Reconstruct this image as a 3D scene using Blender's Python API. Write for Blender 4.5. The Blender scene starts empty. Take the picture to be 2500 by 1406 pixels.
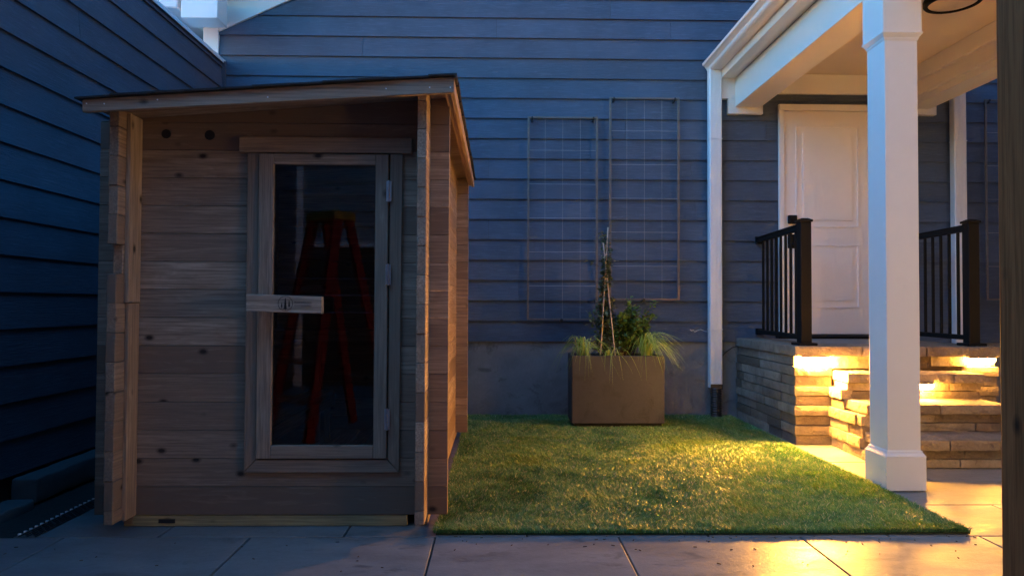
import bpy, bmesh, math, random
import numpy as np
from mathutils import Vector, Matrix, noise
random.seed(7)
R = math.radians
S = bpy.context.scene
C = S.collection

# ------------------------------------------------------------------ camera
cam_d = bpy.data.cameras.new("camera"); cam = bpy.data.objects.new("camera", cam_d); C.objects.link(cam)
S.camera = cam
cam_d.sensor_width = 36; cam_d.lens = 1740/2500*36; cam_d.clip_start = .05; cam_d.clip_end = 500
cam.matrix_world = Matrix.Translation((0, 0, 1.1)) @ Matrix.Rotation(R(-1.10), 4, 'Z') @ Matrix.Rotation(R(91.30), 4, 'X') @ Matrix.Rotation(.0042, 4, 'Z')

# ------------------------------------------------------------------ sky, dusk
SUN_EL, SUN_ROT = R(1.5), R(250)
W = bpy.data.worlds.new("World"); S.world = W; W.use_nodes = True
nt = W.node_tree; nt.nodes.clear()
sky = nt.nodes.new('ShaderNodeTexSky'); sky.sky_type = 'NISHITA'; sky.sun_disc = False
sky.sun_elevation = SUN_EL; sky.sun_rotation = SUN_ROT; sky.ozone_density = 6; sky.air_density = 1.0; sky.dust_density = .3
tint = nt.nodes.new('ShaderNodeMix'); tint.data_type = 'RGBA'; tint.blend_type = 'MULTIPLY'; tint.inputs[0].default_value = 1
tint.inputs[7].default_value = (1.18, 1.0, .62, 1)
bg = nt.nodes.new('ShaderNodeBackground'); bg.inputs[1].default_value = .10
wo = nt.nodes.new('ShaderNodeOutputWorld')
nt.links.new(sky.outputs[0], tint.inputs[6]); nt.links.new(tint.outputs[2], bg.inputs[0]); nt.links.new(bg.outputs[0], wo.inputs[0])
sd = bpy.data.lights.new("sun", 'SUN'); sd.energy = .02; sd.angle = R(60); sd.color = (.45, .68, 1)
so = bpy.data.objects.new("sun", sd); C.objects.link(so)
so.rotation_euler = Vector((-.62, -.25, .75)).to_track_quat('Z', 'Y').to_euler()
S.view_settings.view_transform = 'Standard'; S.view_settings.look = 'None'; S.view_settings.gamma = 1
S.view_settings.exposure = 5.6
S.cycles.max_bounces = 10; S.cycles.diffuse_bounces = 6; S.cycles.sample_clamp_indirect = 8

# ------------------------------------------------------------------ materials
def new_mat(name):
    m = bpy.data.materials.new(name); m.use_nodes = True
    t = m.node_tree; t.nodes.clear()
    o = t.nodes.new('ShaderNodeOutputMaterial'); b = t.nodes.new('ShaderNodeBsdfPrincipled')
    t.links.new(b.outputs[0], o.inputs[0])
    return m, t, b
class N:
    def __init__(s, t): s.t = t
    def n(s, typ, **k):
        x = s.t.nodes.new(typ)
        for a, v in k.items(): setattr(x, a, v)
        return x
    def l(s, a, b): s.t.links.new(a, b)
    def coord(s, attr=None, scale=(1, 1, 1)):
        if attr:
            a = s.n('ShaderNodeAttribute', attribute_name=attr); src = a.outputs['Vector']
        else:
            src = s.n('ShaderNodeTexCoord').outputs['Object']
        m = s.n('ShaderNodeMapping'); m.inputs['Scale'].default_value = scale; s.l(src, m.inputs[0]); return m.outputs[0]
    def noise(s, vec, scale, detail=5, rough=.6, dist=0):
        x = s.n('ShaderNodeTexNoise'); x.inputs['Scale'].default_value = scale; x.inputs['Detail'].default_value = detail
        x.inputs['Roughness'].default_value = rough; x.inputs['Distortion'].default_value = dist; s.l(vec, x.inputs['Vector']); return x.outputs[0]
    def ramp(s, f, stops):
        x = s.n('ShaderNodeValToRGB'); e = x.color_ramp.elements
        while len(e) < len(stops): e.new(.5)
        for i, (p, c) in enumerate(stops):
            e[i].position = p; e[i].color = (*c, 1) if len(c) == 3 else c
        s.l(f, x.inputs[0]); return x.outputs[0]
    def mix(s, f, a, b, mode='MIX'):
        x = s.n('ShaderNodeMix', data_type='RGBA', blend_type=mode)
        for sock, v in ((x.inputs[0], f), (x.inputs[6], a), (x.inputs[7], b)):
            if isinstance(v, (int, float)): sock.default_value = v
            elif isinstance(v, tuple): sock.default_value = (*v, 1)
            else: s.l(v, sock)
        return x.outputs[2]
    def math(s, op, a, b=0.):
        x = s.n('ShaderNodeMath', operation=op)
        for sock, v in ((x.inputs[0], a), (x.inputs[1], b)):
            if isinstance(v, (int, float)): sock.default_value = v
            else: s.l(v, sock)
        return x.outputs[0]
    def bump(s, h, strength, dist, b, prev=None):
        x = s.n('ShaderNodeBump'); x.inputs['Strength'].default_value = strength; x.inputs['Distance'].default_value = dist
        s.l(h, x.inputs['Height'])
        if prev is not None: s.l(prev, x.inputs['Normal'])
        s.l(x.outputs[0], b.inputs['Normal']); return x.outputs[0]
    def tone(s): return s.n('ShaderNodeAttribute', attribute_name='tone').outputs['Fac']

def mat_siding(name, base):
    m, t, b = new_mat(name); q = N(t)
    g = q.coord('gv', (1.6, 26, 26))
    n1 = q.noise(g, 4, 8, .72, .6); n2 = q.noise(q.coord('gv', (1, 1, 1)), 1.7, 5, .6)
    n3 = q.noise(q.coord('gv', (5, 90, 90)), 3, 3, .6)
    c1 = tuple(x*.70 for x in base); c2 = tuple(x*1.2 for x in base)
    c = q.mix(q.ramp(n2, [(.3, (0, 0, 0)), (.72, (1, 1, 1))]), c1, c2)
    c = q.mix(q.ramp(n1, [(.50, (0, 0, 0)), (.68, (.8, .8, .8))]), c, tuple(x*1.55+.008 for x in base))
    c = q.mix(q.math('MULTIPLY', q.tone(), .35), c, c1)
    q.l(c, b.inputs['Base Color']); b.inputs['Roughness'].default_value = .62
    h = q.math('ADD', n1, q.math('MULTIPLY', n3, .5))
    q.bump(h, 1.0, .006, b)
    return m
def mat_wood(name, dark, mid, lite, knots=True, rough=.7, grey=.55):
    m, t, b = new_mat(name); q = N(t)
    g = q.coord('gv', (1.1, 14, 14))
    warp = q.noise(q.coord('gv', (.8, 3, 3)), 2.2, 3, .5)
    va = q.n('ShaderNodeVectorMath', operation='ADD'); q.l(g, va.inputs[0])
    vs = q.n('ShaderNodeVectorMath', operation='SCALE'); vs.inputs['Scale'].default_value = 2.2; q.l(warp, vs.inputs[0]); q.l(vs.outputs[0], va.inputs[1])
    n1 = q.noise(va.outputs[0], 1.6, 7, .66, .35)
    n2 = q.noise(q.coord('gv', (1.1, 34, 34)), 3.2, 5, .65)
    c = q.ramp(q.tone(), [(0, dark), (.5, mid), (1, lite)])
    c = q.mix(q.ramp(n1, [(.36, (.6, .6, .6)), (.60, (0, 0, 0))]), c, tuple((x*.8+y*.25) for x, y in zip(dark, mid)))
    c = q.mix(q.ramp(n1, [(.55, (0, 0, 0)), (.8, (.6, .6, .6))]), c, tuple(min(1, x*1.12) for x in lite))
    c = q.mix(q.ramp(n2, [(.42, (0, 0, 0)), (.62, (.8, .8, .8))]), c, tuple(x*.52 for x in mid))
    gr = q.noise(q.coord('gv', (.7, 1.4, 1.4)), 1.5, 4, .6)
    c = q.mix(q.ramp(gr, [(.45, (0, 0, 0)), (.7, (grey,)*3)]), c, (.16, .135, .115))
    h = n2
    if knots:
        v = q.n('ShaderNodeTexVoronoi'); v.inputs['Scale'].default_value = 7.5
        q.l(q.coord('gv', (.62, 1, 1)), v.inputs['Vector'])
        k = q.ramp(v.outputs['Distance'], [(.055, (1, 1, 1)), (.09, (.55, .55, .55)), (.15, (0, 0, 0))])
        c = q.mix(k, c, (.028, .016, .011)); h = q.math('SUBTRACT', n2, k)
    q.l(c, b.inputs['Base Color']); b.inputs['Roughness'].default_value = rough
    q.bump(h, .35, .002, b)
    return m
def mat_plain(name, col, rough=.5, metal=0, var=.15, scale=6, bump=.0, bscale=60):
    m, t, b = new_mat(name); q = N(t)
    n1 = q.noise(q.coord(), scale, 6, .65)
    c = q.mix(n1, tuple(x*(1-var) for x in col), tuple(min(1, x*(1+var)) for x in col))
    q.l(c, b.inputs['Base Color']); b.inputs['Roughness'].default_value = rough; b.inputs['Metallic'].default_value = metal
    if bump: q.bump(q.noise(q.coord(), bscale, 4, .6), .5, bump, b)
    return m
def mat_concrete(name, a, c2, stain, gloss=.75, tone=True, scale=2.5, streak=(1, 1, 1)):
    m, t, b = new_mat(name); q = N(t)
    n1 = q.noise(q.coord(None, streak), scale, 8, .68, .4); n2 = q.noise(q.coord(), 45, 5, .7); n3 = q.noise(q.coord(), 160, 2, .5)
    n4 = q.noise(q.coord(None, streak), scale*2.7, 6, .7, 1.0)
    c = q.mix(q.ramp(n1, [(.32, (0, 0, 0)), (.68, (1, 1, 1))]), a, c2)
    c = q.mix(q.ramp(n4, [(.54, (0, 0, 0)), (.66, (.75, .75, .75))]), c, stain)
    c = q.mix(q.math('MULTIPLY', n2, .5), c, tuple(x*.62 for x in a))
    c = q.mix(q.ramp(n3, [(.68, (0, 0, 0)), (.76, (.7, .7, .7))]), c, tuple(x*.35 for x in a))
    if tone: c = q.mix(q.math('MULTIPLY', q.tone(), .3), c, tuple(x*.6 for x in a))
    q.l(c, b.inputs['Base Color'])
    r = q.ramp(n4, [(.3, (gloss,)*3), (.65, (gloss-.18,)*3)]); q.l(r, b.inputs['Roughness'])
    p = q.bump(n2, .45, .003, b); q.bump(n3, .3, .001, b, p)
    return m
def mat_stone(name):
    m, t, b = new_mat(name); q = N(t)
    n1 = q.noise(q.coord('gv'), 5, 7, .68, .5); n2 = q.noise(q.coord('gv'), 34, 7, .72, .8); n3 = q.noise(q.coord('gv', (8, 20, 20)), 7, 4, .6)
    c = q.ramp(q.tone(), [(0, (.11, .085, .065)), (.45, (.27, .225, .18)), (.8, (.37, .33, .28)), (1, (.46, .38, .29))])
    c = q.mix(q.ramp(n1, [(.35, (.6, .6, .6)), (.62, (0, 0, 0))]), c, (.11, .078, .055))
    c = q.mix(q.ramp(n2, [(.56, (0, 0, 0)), (.72, (.65, .65, .65))]), c, (.09, .07, .06))
    c = q.mix(q.ramp(n3, [(.55, (0, 0, 0)), (.8, (.5, .5, .5))]), c, (.40, .31, .21))
    q.l(c, b.inputs['Base Color']); b.inputs['Roughness'].default_value = .85
    p = q.bump(n2, 1.0, .026, b); q.bump(n3, .5, .004, b, p)
    return m
def mat_blade(name, cols, rough=.55, trans=.25, spec=.35):
    m, t, b = new_mat(name); q = N(t)
    c = q.ramp(q.tone(), cols)
    q.l(c, b.inputs['Base Color']); b.inputs['Roughness'].default_value = rough
    b.inputs['Specular IOR Level'].default_value = spec
    tr = q.n('ShaderNodeBsdfTranslucent'); q.l(c, tr.inputs[0])
    mx = q.n('ShaderNodeMixShader'); mx.inputs[0].default_value = trans
    o = [x for x in t.nodes if x.type == 'OUTPUT_MATERIAL'][0]
    q.l(b.outputs[0], mx.inputs[1]); q.l(tr.outputs[0], mx.inputs[2]); q.l(mx.outputs[0], o.inputs[0])
    return m
M = {}
M['siding'] = mat_siding('siding_blue', (.074, .104, .158))
M['siding2'] = mat_siding('siding_neighbour', (.084, .084, .112))
M['siding3'] = mat_siding('siding_behind', (.20, .23, .25))
M['cedar'] = mat_wood('cedar', (.19, .11, .07), (.41, .28, .19), (.60, .45, .325), grey=.4)
M['cedar_trim'] = mat_wood('cedar_trim', (.29, .185, .125), (.42, .29, .20), (.60, .46, .34), grey=.3)
M['cedar_fresh'] = mat_wood('cedar_fresh', (.42, .25, .15), (.52, .34, .22), (.66, .50, .36), False, grey=0)
M['pine'] = mat_wood('treated_pine', (.42, .31, .13), (.50, .38, .18), (.55, .44, .22))
M['post'] = mat_wood('post_wood', (.30, .105, .036), (.36, .13, .045), (.42, .16, .06), grey=.0)
M['post'].node_tree.nodes['Principled BSDF'].inputs['Specular IOR Level'].default_value = .08
M['white'] = mat_plain('white_paint', (.80, .77, .73), .42, 0, .05, 5, .0012, 120)
M['gutter'] = mat_plain('white_aluminium', (.78, .79, .80), .34, 0, .06, 3)
M['door'] = mat_plain('door_paint', (.83, .78, .75), .4, 0, .04, 4, .0006, 90)
M['ceil'] = mat_plain('ceiling_paint', (.80, .70, .58), .6, 0, .05, 3, .001, 80)
M['black'] = mat_plain('black_metal', (.009, .0085, .0085), .6, 0, .2, 20)
M['steel'] = mat_plain('weathered_steel', (.20, .17, .15), .5, .6, .45, 25, .001, 80)
M['galv'] = mat_plain('galvanised_metal', (.55, .57, .60), .35, .85, .25, 30)
M['wire'] = mat_plain('steel_wire', (.36, .35, .35), .4, .5, .5, 9)
M['rubber'] = mat_plain('black_plastic', (.02, .02, .02), .35, 0, .2, 20)
M['shingle'] = mat_plain('shingle', (.028, .026, .026), .9, 0, .5, 90, .003, 200)
M['cap'] = mat_plain('flashing', (.75, .78, .8), .4, 0, .1, 8)
M['found'] = mat_concrete('foundation_concrete', (.16, .17, .175), (.33, .35, .36), (.08, .08, .08), .85, False, 1.4)
M['paver'] = mat_concrete('paver_concrete', (.185, .182, .178), (.31, .31, .305), (.11, .108, .106), .52, True, 1.7, (1, 2.2, 1))
M['paver'].node_tree.nodes['Principled BSDF'].inputs['Specular IOR Level'].default_value = .22
M['joint'] = mat_plain('joint_sand', (.055, .05, .045), .95, 0, .3, 30)
M['soil'] = mat_plain('soil', (.03, .026, .022), .95, 0, .5, 25, .01, 40)
M['footing'] = mat_plain('old_concrete', (.10, .105, .105), .85, 0, .25, 14, .003, 70)
M['stone'] = mat_stone('ledge_stone')
M['planter'] = mat_concrete('planter_concrete', (.046, .050, .060), (.070, .074, .084), (.024, .025, .028), .7, False, 2.2)
M['turfbase'] = mat_plain('turf_backing', (.03, .05, .02), .95, 0, .4, 40)
M['turf'] = mat_blade('turf_fibre', [(0, (.035, .14, .035)), (.45, (.12, .29, .06)), (.8, (.25, .40, .09)), (.93, (.42, .46, .15)), (1, (.68, .60, .30))], .42, .15, .6)
M['sedge'] = mat_blade('sedge_blade', [(0, (.14, .30, .04)), (.5, (.38, .58, .11)), (.85, (.60, .70, .22)), (1, (.70, .56, .30))], .5, .3)
M['leaf'] = mat_blade('leaf', [(0, (.05, .12, .03)), (.5, (.13, .25, .06)), (1, (.28, .40, .10))], .45, .2)
M['vineleaf'] = mat_blade('vine_leaf', [(0, (.055, .08, .04)), (.5, (.13, .19, .10)), (.9, (.28, .28, .20)), (1, (.42, .17, .06))], .5, .2)
M['bark'] = mat_plain('stem_bark', (.09, .055, .035), .85, 0, .3, 40)
M['bamboo'] = mat_plain('bamboo', (.46, .38, .30), .6, 0, .25, 30)
M['compost'] = mat_plain('compost', (.03, .02, .014), .95, 0, .5, 40, .01, 60)
M['red'] = mat_plain('red_fibreglass', (.13, .005, .010), .6, 0, .15, 12)
M['yellow'] = mat_plain('yellow_plastic', (.22, .14, .02), .45, 0, .1, 12)
for nm in ('red', 'yellow', 'black'): M[nm].node_tree.nodes['Principled BSDF'].inputs['Specular IOR Level'].default_value = .12
M['ink'] = mat_plain('burnt_mark', (.02, .012, .009), .8, 0, .1, 12)
M['garage'] = mat_plain('dark_panel', (.03, .022, .022), .7, 0, .2, 5)
m, t, b = new_mat('lens_lit'); b.inputs['Base Color'].default_value = (1, .8, .5, 1)
b.inputs['Emission Color'].default_value = (1, .42, .055, 1); b.inputs['Emission Strength'].default_value = 150; M['lens'] = m
m, t, b = new_mat('lens_dim'); b.inputs['Base Color'].default_value = (1, .8, .5, 1)
b.inputs['Emission Color'].default_value = (1, .42, .055, 1); b.inputs['Emission Strength'].default_value = 20; M['lens_dim'] = m
m, t, b = new_mat('fill_pane'); b.inputs['Base Color'].default_value = (.6, .5, .4, 1)
b.inputs['Emission Color'].default_value = (1, .60, .20, 1); b.inputs['Emission Strength'].default_value = .17; M['fillpane'] = m  # warm glow for the added unseen door on the wing
m, t, b = new_mat('frosted_glass'); b.inputs['Base Color'].default_value = (.62, .54, .46, 1); b.inputs['Roughness'].default_value = .35; M['frost'] = m
m, t, b = new_mat('tinted_glass'); q = N(t)
gl = q.n('ShaderNodeBsdfGlossy'); gl.inputs['Roughness'].default_value = .015; gl.inputs[0].default_value = (.95, .97, 1, 1)
tr = q.n('ShaderNodeBsdfTransparent'); tr.inputs[0].default_value = (.80, .83, .85, 1)
fr = q.n('ShaderNodeFresnel'); fr.inputs[0].default_value = 1.5
mx = q.n('ShaderNodeMixShader'); q.l(fr.outputs[0], mx.inputs[0]); q.l(tr.outputs[0], mx.inputs[1]); q.l(gl.outputs[0], mx.inputs[2])
q.l(mx.outputs[0], [x for x in t.nodes if x.type == 'OUTPUT_MATERIAL'][0].inputs[0]); M['glass'] = m

# ------------------------------------------------------------------ mesh builder
def rnd(a, b): return random.uniform(a, b)
class MB:
    def __init__(s): s.v = []; s.f = []; s.t = []; s.g = []
    def add(s, vs, fs, ax='x', tone=None, off=None):
        n = len(s.v); tone = random.random() if tone is None else tone
        off = off or (rnd(0, 50), rnd(0, 50), rnd(0, 50)); i = 'xyz'.index(ax)
        s.v += [tuple(p) for p in vs]
        for f in fs:
            s.f.append([n+k for k in f]); s.t.append(tone)
            for k in f:
                p = vs[k]; s.g.append((p[i]+off[0], p[(i+1) % 3]+off[1], p[(i+2) % 3]+off[2]))
    def box(s, x0, x1, y0, y1, z0, z1, ax='x', tone=None):
        s.hexa([(x0, y0, z0), (x1, y0, z0), (x1, y1, z0), (x0, y1, z0), (x0, y0, z1), (x1, y0, z1), (x1, y1, z1), (x0, y1, z1)], ax, tone)
    def hexa(s, p, ax='x', tone=None):
        s.add(p, [(0, 3, 2, 1), (4, 5, 6, 7), (0, 1, 5, 4), (1, 2, 6, 5), (2, 3, 7, 6), (3, 0, 4, 7)], ax, tone)
    def prism(s, poly, axis, a, b, ax='x', tone=None):
        # poly points in the two other axes, cyclic order (axis+1, axis+2)
        i = 'xyz'.index(axis); n = len(poly); vs = []
        for w in (a, b):
            for (u, v) in poly:
                p = [0, 0, 0]; p[i] = w; p[(i+1) % 3] = u; p[(i+2) % 3] = v; vs.append(tuple(p))
        fs = [tuple(range(n))[::-1], tuple(range(n, 2*n))]
        for k in range(n): fs.append((k, (k+1) % n, n+(k+1) % n, n+k))
        s.add(vs, fs, ax, tone)
    def tube(s, pts, r, n=8, tone=None, ax='z', cap=True):
        pts = [Vector(p) for p in pts]; rr = r if isinstance(r, (list, tuple)) else [r]*len(pts); vs = []
        for i, p in enumerate(pts):
            d = (pts[min(i+1, len(pts)-1)]-pts[max(i-1, 0)]).normalized()
            u = d.orthogonal().normalized() if i == 0 else (u-d*u.dot(d)).normalized(); w = d.cross(u)
            for k in range(n):
                a = 2*math.pi*k/n; vs.append(tuple(p+(u*math.cos(a)+w*math.sin(a))*rr[i]))
        fs = []
        for i in range(len(pts)-1):
            for k in range(n):
                fs.append((i*n+k, i*n+(k+1) % n, (i+1)*n+(k+1) % n, (i+1)*n+k))
        if cap: fs += [tuple(range(n))[::-1], tuple(range((len(pts)-1)*n, len(pts)*n))]
        s.add(vs, fs, ax, tone)
    def stone(s, x0, x1, y0, y1, z0, z1, amp=.004, fq=14, step=.025, ax='x', tone=None):
        d = {}; vs = []; fs = []; sd = Vector((rnd(0, 99), rnd(0, 99), rnd(0, 99)))
        lo = (x0, y0, z0); hi = (x1, y1, z1); nn = [max(1, min(40, round((hi[i]-lo[i])/step))) for i in range(3)]
        def key(i, j, k):
            if (i, j, k) not in d:
                p = Vector([lo[a]+(hi[a]-lo[a])*c/nn[a] for a, c in enumerate((i, j, k))])
                edge = sum(1 for a, c in enumerate((i, j, k)) if c in (0, nn[a]))
                e = noise.noise_vector(p*fq+sd)*amp*.5+noise.noise_vector(p*fq*4+sd)*amp*1.1
                if edge >= 2 and step < .04: e = e*.3
                if edge >= 2:
                    for a, c in enumerate((i, j, k)):
                        if c == 0: p[a] += .002
                        elif c == nn[a]: p[a] -= .002
                d[(i, j, k)] = len(vs); vs.append(tuple(p+e))
            return d[(i, j, k)]
        for a in range(3):
            b_, c_ = (a+1) % 3, (a+2) % 3
            for side in (0, nn[a]):
                for u in range(nn[b_]):
                    for v in range(nn[c_]):
                        q4 = []
                        for du, dv in ((0, 0), (1, 0), (1, 1), (0, 1)):
                            ijk = [0, 0, 0]; ijk[a] = side; ijk[b_] = u+du; ijk[c_] = v+dv; q4.append(key(*ijk))
                        fs.append(tuple(q4) if side else tuple(q4[::-1]))
        s.add(vs, fs, ax, tone)
    def build(s, name, mat, parent=None, bevel=0, smooth=False, seg=1):
        me = bpy.data.meshes.new(name); org = Vector(parent['org']) if parent is not None else Vector((0, 0, 0))
        me.from_pydata([(p[0]-org.x, p[1]-org.y, p[2]-org.z) for p in s.v], [], s.f)
        me.attributes.new('tone', 'FLOAT', 'FACE').data.foreach_set('value', s.t)
        me.attributes.new('gv', 'FLOAT_VECTOR', 'CORNER').data.foreach_set('vector', [c for g in s.g for c in g])
        me.materials.append(M[mat] if isinstance(mat, str) else mat)
        if smooth: me.polygons.foreach_set('use_smooth', [True]*len(me.polygons))
        me.update()
        o = bpy.data.objects.new(name, me); C.objects.link(o)
        if parent is not None:
            o.parent = parent; o['org'] = tuple(org)
        else: o['org'] = (0., 0., 0.)
        if bevel:
            b = o.modifiers.new('bevel', 'BEVEL'); b.width = bevel; b.segments = seg; b.limit_method = 'ANGLE'; b.angle_limit = R(40)
        return o
def tag(o, label, cat, group=None, kind=None):
    if label: o['label'] = label
    if cat: o['category'] = cat
    if group: o['group'] = group
    if kind: o['kind'] = kind
    return o
def thing(name, loc, label, cat, group=None):
    o = bpy.data.objects.new(name, None); C.objects.link(o); o.location = loc; o['org'] = tuple(float(c) for c in loc)
    o.empty_display_size = .1
    return tag(o, label, cat, group)
def recenter(o):
    # give a single-mesh thing an origin at its base centre
    me = o.data; n = len(me.vertices); a = np.empty(n*3); me.vertices.foreach_get('co', a); a = a.reshape(-1, 3)
    c = np.array([(a[:, 0].min()+a[:, 0].max())/2, (a[:, 1].min()+a[:, 1].max())/2, a[:, 2].min()])
    me.vertices.foreach_set('co', (a-c).ravel()); o.location = tuple(c); me.update(); return o
def dup(root, loc, label):
    kids = {}
    for o in bpy.data.objects:
        if o.parent: kids.setdefault(o.parent.name, []).append(o)
    def cp(o, par):
        c = o.copy(); C.objects.link(c)
        if par is not None: c.parent = par
        for k in kids.get(o.name, []): cp(k, c)
        return c
    r = cp(root, None); r.location = loc; r['label'] = label; return r
def struct(o, ): o['kind'] = 'structure'; return o

def lap(mb, axis, a0, a1, z0, z1, face, sgn, expo, joints=(), clip=None, tonef=None):
    """lap siding on plane (axis='x': boards run along x, face at y=face, outward sgn*y)"""
    z = z0; k = 0
    while z < z1-.01:
        zt = min(z+expo, z1); zt2 = min(zt+.006, z1)
        cuts = [a0] + sorted(j for (n, j) in joints if n == k) + [a1]
        for i in range(len(cuts)-1):
            u0 = cuts[i]+(.0012 if i else 0); u1 = cuts[i+1]-(.0012 if i < len(cuts)-2 else 0)
            b0, b1, c0, c1 = u0, u1, u0, u1
            if clip:
                l0, r0 = clip(z); l1, r1 = clip(zt2)
                b0, b1, c0, c1 = max(u0, l0), min(u1, r0), max(u0, l1), min(u1, r1)
                if b1 <= b0: continue
                if c1 <= c0: c0 = c1 = (c0+c1)/2
            fb = face+sgn*.006; ft = face-sgn*.0125; bk = face-sgn*.030
            def pt(u, f, zz): return (u, f, zz) if axis == 'x' else (f, u, zz)
            p = [pt(b0, fb, z), pt(b1, fb, z), pt(b1, bk, z), pt(b0, bk, z), pt(c0, ft, zt2), pt(c1, ft, zt2), pt(c1, bk, zt2), pt(c0, bk, zt2)]
            mb.hexa(p, axis, rnd(0, 1))
        z = zt; k += 1

# ================================================================== SETTING
g = MB(); g.box(-60, 60, -60, 60, -.5, -.06, 'x', .5); o = g.build('ground', 'soil'); struct(o)
g = MB(); g.box(-2.27, 12, 3.405, 9, -.055, -.012, 'x', .5); g.box(-2.72, 12, -6, 3.405, -.055, -.012, 'x', .5); o = g.build('paving_bed', 'joint'); struct(o)
g = MB(); g.box(-2.72, -2.275, 3.41, 7.1, -.055, -.03, 'x', .5); o = g.build('soil', 'soil'); struct(o)
pv = MB(); gap = .004
for k in range(-16, 9):
    y0 = 3.405+.532*k; y1 = y0+.532
    if y0 > 7: continue
    offx = .576+(.434 if k % 2 == 0 else 0)
    for n in range(-5, 9):
        x0 = offx+.868*n; x1 = x0+.868
        xl = -2.70 if k < 0 else -2.165
        if x1 < xl+.05 or x0 > 6.5: continue
        x0c = max(x0, xl)
        h = rnd(-.0015, .0015)
        pv.box(x0c+gap, x1-gap, y0+gap, min(y1, 6.985)-gap, -.05, h-.001, 'x', rnd(0, 1))
o = pv.build('pavement', 'paver', bevel=.003); struct(o)

# ================================================================== NEIGHBOUR WALL (left)
nh = thing('house', (-2.9, 3, 0), 'dark navy sided house wall with a thin pale metal cap, left of the wooden sauna', 'house')
s_ = MB(); lap(s_, 'y', -2.6, 6.975, .138, 3.455, -2.70, 1, .2035, [(13, 4.6), (9, 2.2), (4, 5.2), (6, .4)])
s_.build('siding', 'siding2', nh)
c_ = MB(); c_.box(-3.1, -2.725, -2.6, 6.97, .12, 3.45, 'y', .5); c_.build('wall_core', 'garage', nh)
f_ = MB(); f_.box(-3.1, -2.735, -2.6, 6.97, -.05, .125, 'y', .5); f_.build('foundation', 'soil', nh)
c_ = MB(); c_.box(-3.12, -2.682, -2.62, 6.985, 3.457, 3.47, 'y', .5); c_.box(-2.690, -2.682, -2.62, 6.985, 3.435, 3.457, 'y', .5); c_.build('cap_flashing', 'cap', nh)
c_ = MB(); c_.box(-2.715, -2.672, 6.945, 6.978, .138, 3.45, 'z', .5); c_.build('corner_trim', 'siding2', nh)
for i, (y0, y1, z0, z1, x0, lb) in enumerate([(4.03, 5.6, -.02, .125, -2.60, 'long rounded lump of old concrete footing beside the sauna, under navy siding'),
                               (3.43, 4.0, -.05, .02, -2.58, 'low short piece of old concrete footing nearest the paving under the navy wall')]):
    k = MB(); k.stone(-2.70, x0+.04, y0, y1, z0, z1, .010, 5, .05, 'y', .5)
    o = k.build('concrete_footing', 'footing', smooth=True, bevel=.012, seg=3); tag(recenter(o), lb, 'concrete block', 'old concrete footings along the navy wall')
# drain grate
dg = thing('drain_grate', (-2.22, 5.2, 0), 'perforated metal drain strip between the sauna and the navy wall', 'drain')
k = MB(); k.box(-2.272, -2.170, 3.415, 6.95, -.03, -.004, 'y', .5); k.build('channel', 'steel', dg)
k = MB()
for r_ in range(5):
    for n in range(86):
        y = 3.43+n*.041+(.02 if r_ % 2 else 0); x = -2.258+r_*.019
        k.box(x, x+.010, y, y+.030, -.004, .0005, 'y', .5)
k.build('slat', 'rubber', dg)
k = MB(); k.tube([(-2.2645, 3.45, -.004), (-2.2645, 3.45, .004)], .0075, 8); rv = k.build('glint_dot', 'cap', dg)  # pale dots painted for light glinting along the strip edge
for n in range(1, 52):
    c = rv.copy(); C.objects.link(c); c.location.y = n*.041

# ================================================================== MAIN HOUSE
hs = thing('house', (2, 7.2, 0), 'slate blue lap sided house with white gable trim and a white back door', 'house')
PX, SL = 2.0, .465
def clip(z):
    if z <= 3.76: return (-2.86, 9.0)
    d = (z-3.76)/SL
    return (-2.74+d, 6.74-d)
s_ = MB(); lap(s_, 'x', -2.80, 9.0, .737, 5.9, 6.985, -1, .1993, [(14, -1.345), (15, -.03), (13, 3.1), (9, .9), (8, -.1), (6, 1.95), (4, .35), (11, 5.2), (7, 5.5), (16, 1.1), (3, -.9), (12, -.7), (10, 1.25), (5, -.1), (8, 1.9), (2, .2), (10, 2.65), (15, 1.7)], clip)
s_.build('siding', 'siding', hs)
w = MB(); w.prism([(7.016, -2.8), (7.3, -2.8), (7.3, 9), (7.016, 9)][::1], 'z', 0, 0.01) if 0 else None
w.box(-2.8, 9, 7.017, 7.3, .02, 3.76, 'x', .5)
w.add([(-2.74, 7.017, 3.761), (6.74, 7.017, 3.761), (2, 7.017, 5.96), (-2.74, 7.3, 3.761), (6.74, 7.3, 3.761), (2, 7.3, 5.96)], [(0, 1, 2), (5, 4, 3), (0, 3, 4, 1), (1, 4, 5, 2), (2, 5, 3, 0)])
w.build('wall_core', 'garage', hs)
f_ = MB(); f_.box(-2.69, 9, 7.0, 7.0165, -.05, .745, 'x', .5); f_.build('foundation', 'found', hs)
c_ = MB(); c_.box(-2.895, -2.748, 6.965, 7.1, 1, 3.96, 'z', .5); c_.build('corner_board', 'white', hs, .003)
r_ = MB()
for sg in (1, -1):
    xa = PX-4.74*sg; 
    p = [(xa, 3.755), (PX, 5.96), (PX, 6.26), (xa, 4.055)]
    if sg < 0: p = [(2*PX-a, b) for a, b in [(PX-(c-PX) if 0 else c, d) for c, d in p]] if 0 else p
    r_.add([(x, y, z) for y in (6.962, 7.01) for (x, z) in p], [(0, 1, 2, 3), (7, 6, 5, 4), (0, 4, 5, 1), (1, 5, 6, 2), (2, 6, 7, 3), (3, 7, 4, 0)], 'x', .5)
r_.build('rake_frieze', 'white', hs)
r_ = MB()   # eave return and gutter end
r_.box(-2.935, -2.60, 6.56, 6.80, 3.722, 3.99, 'x', .5); r_.build('eave_return', 'white', hs, .004)
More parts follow.
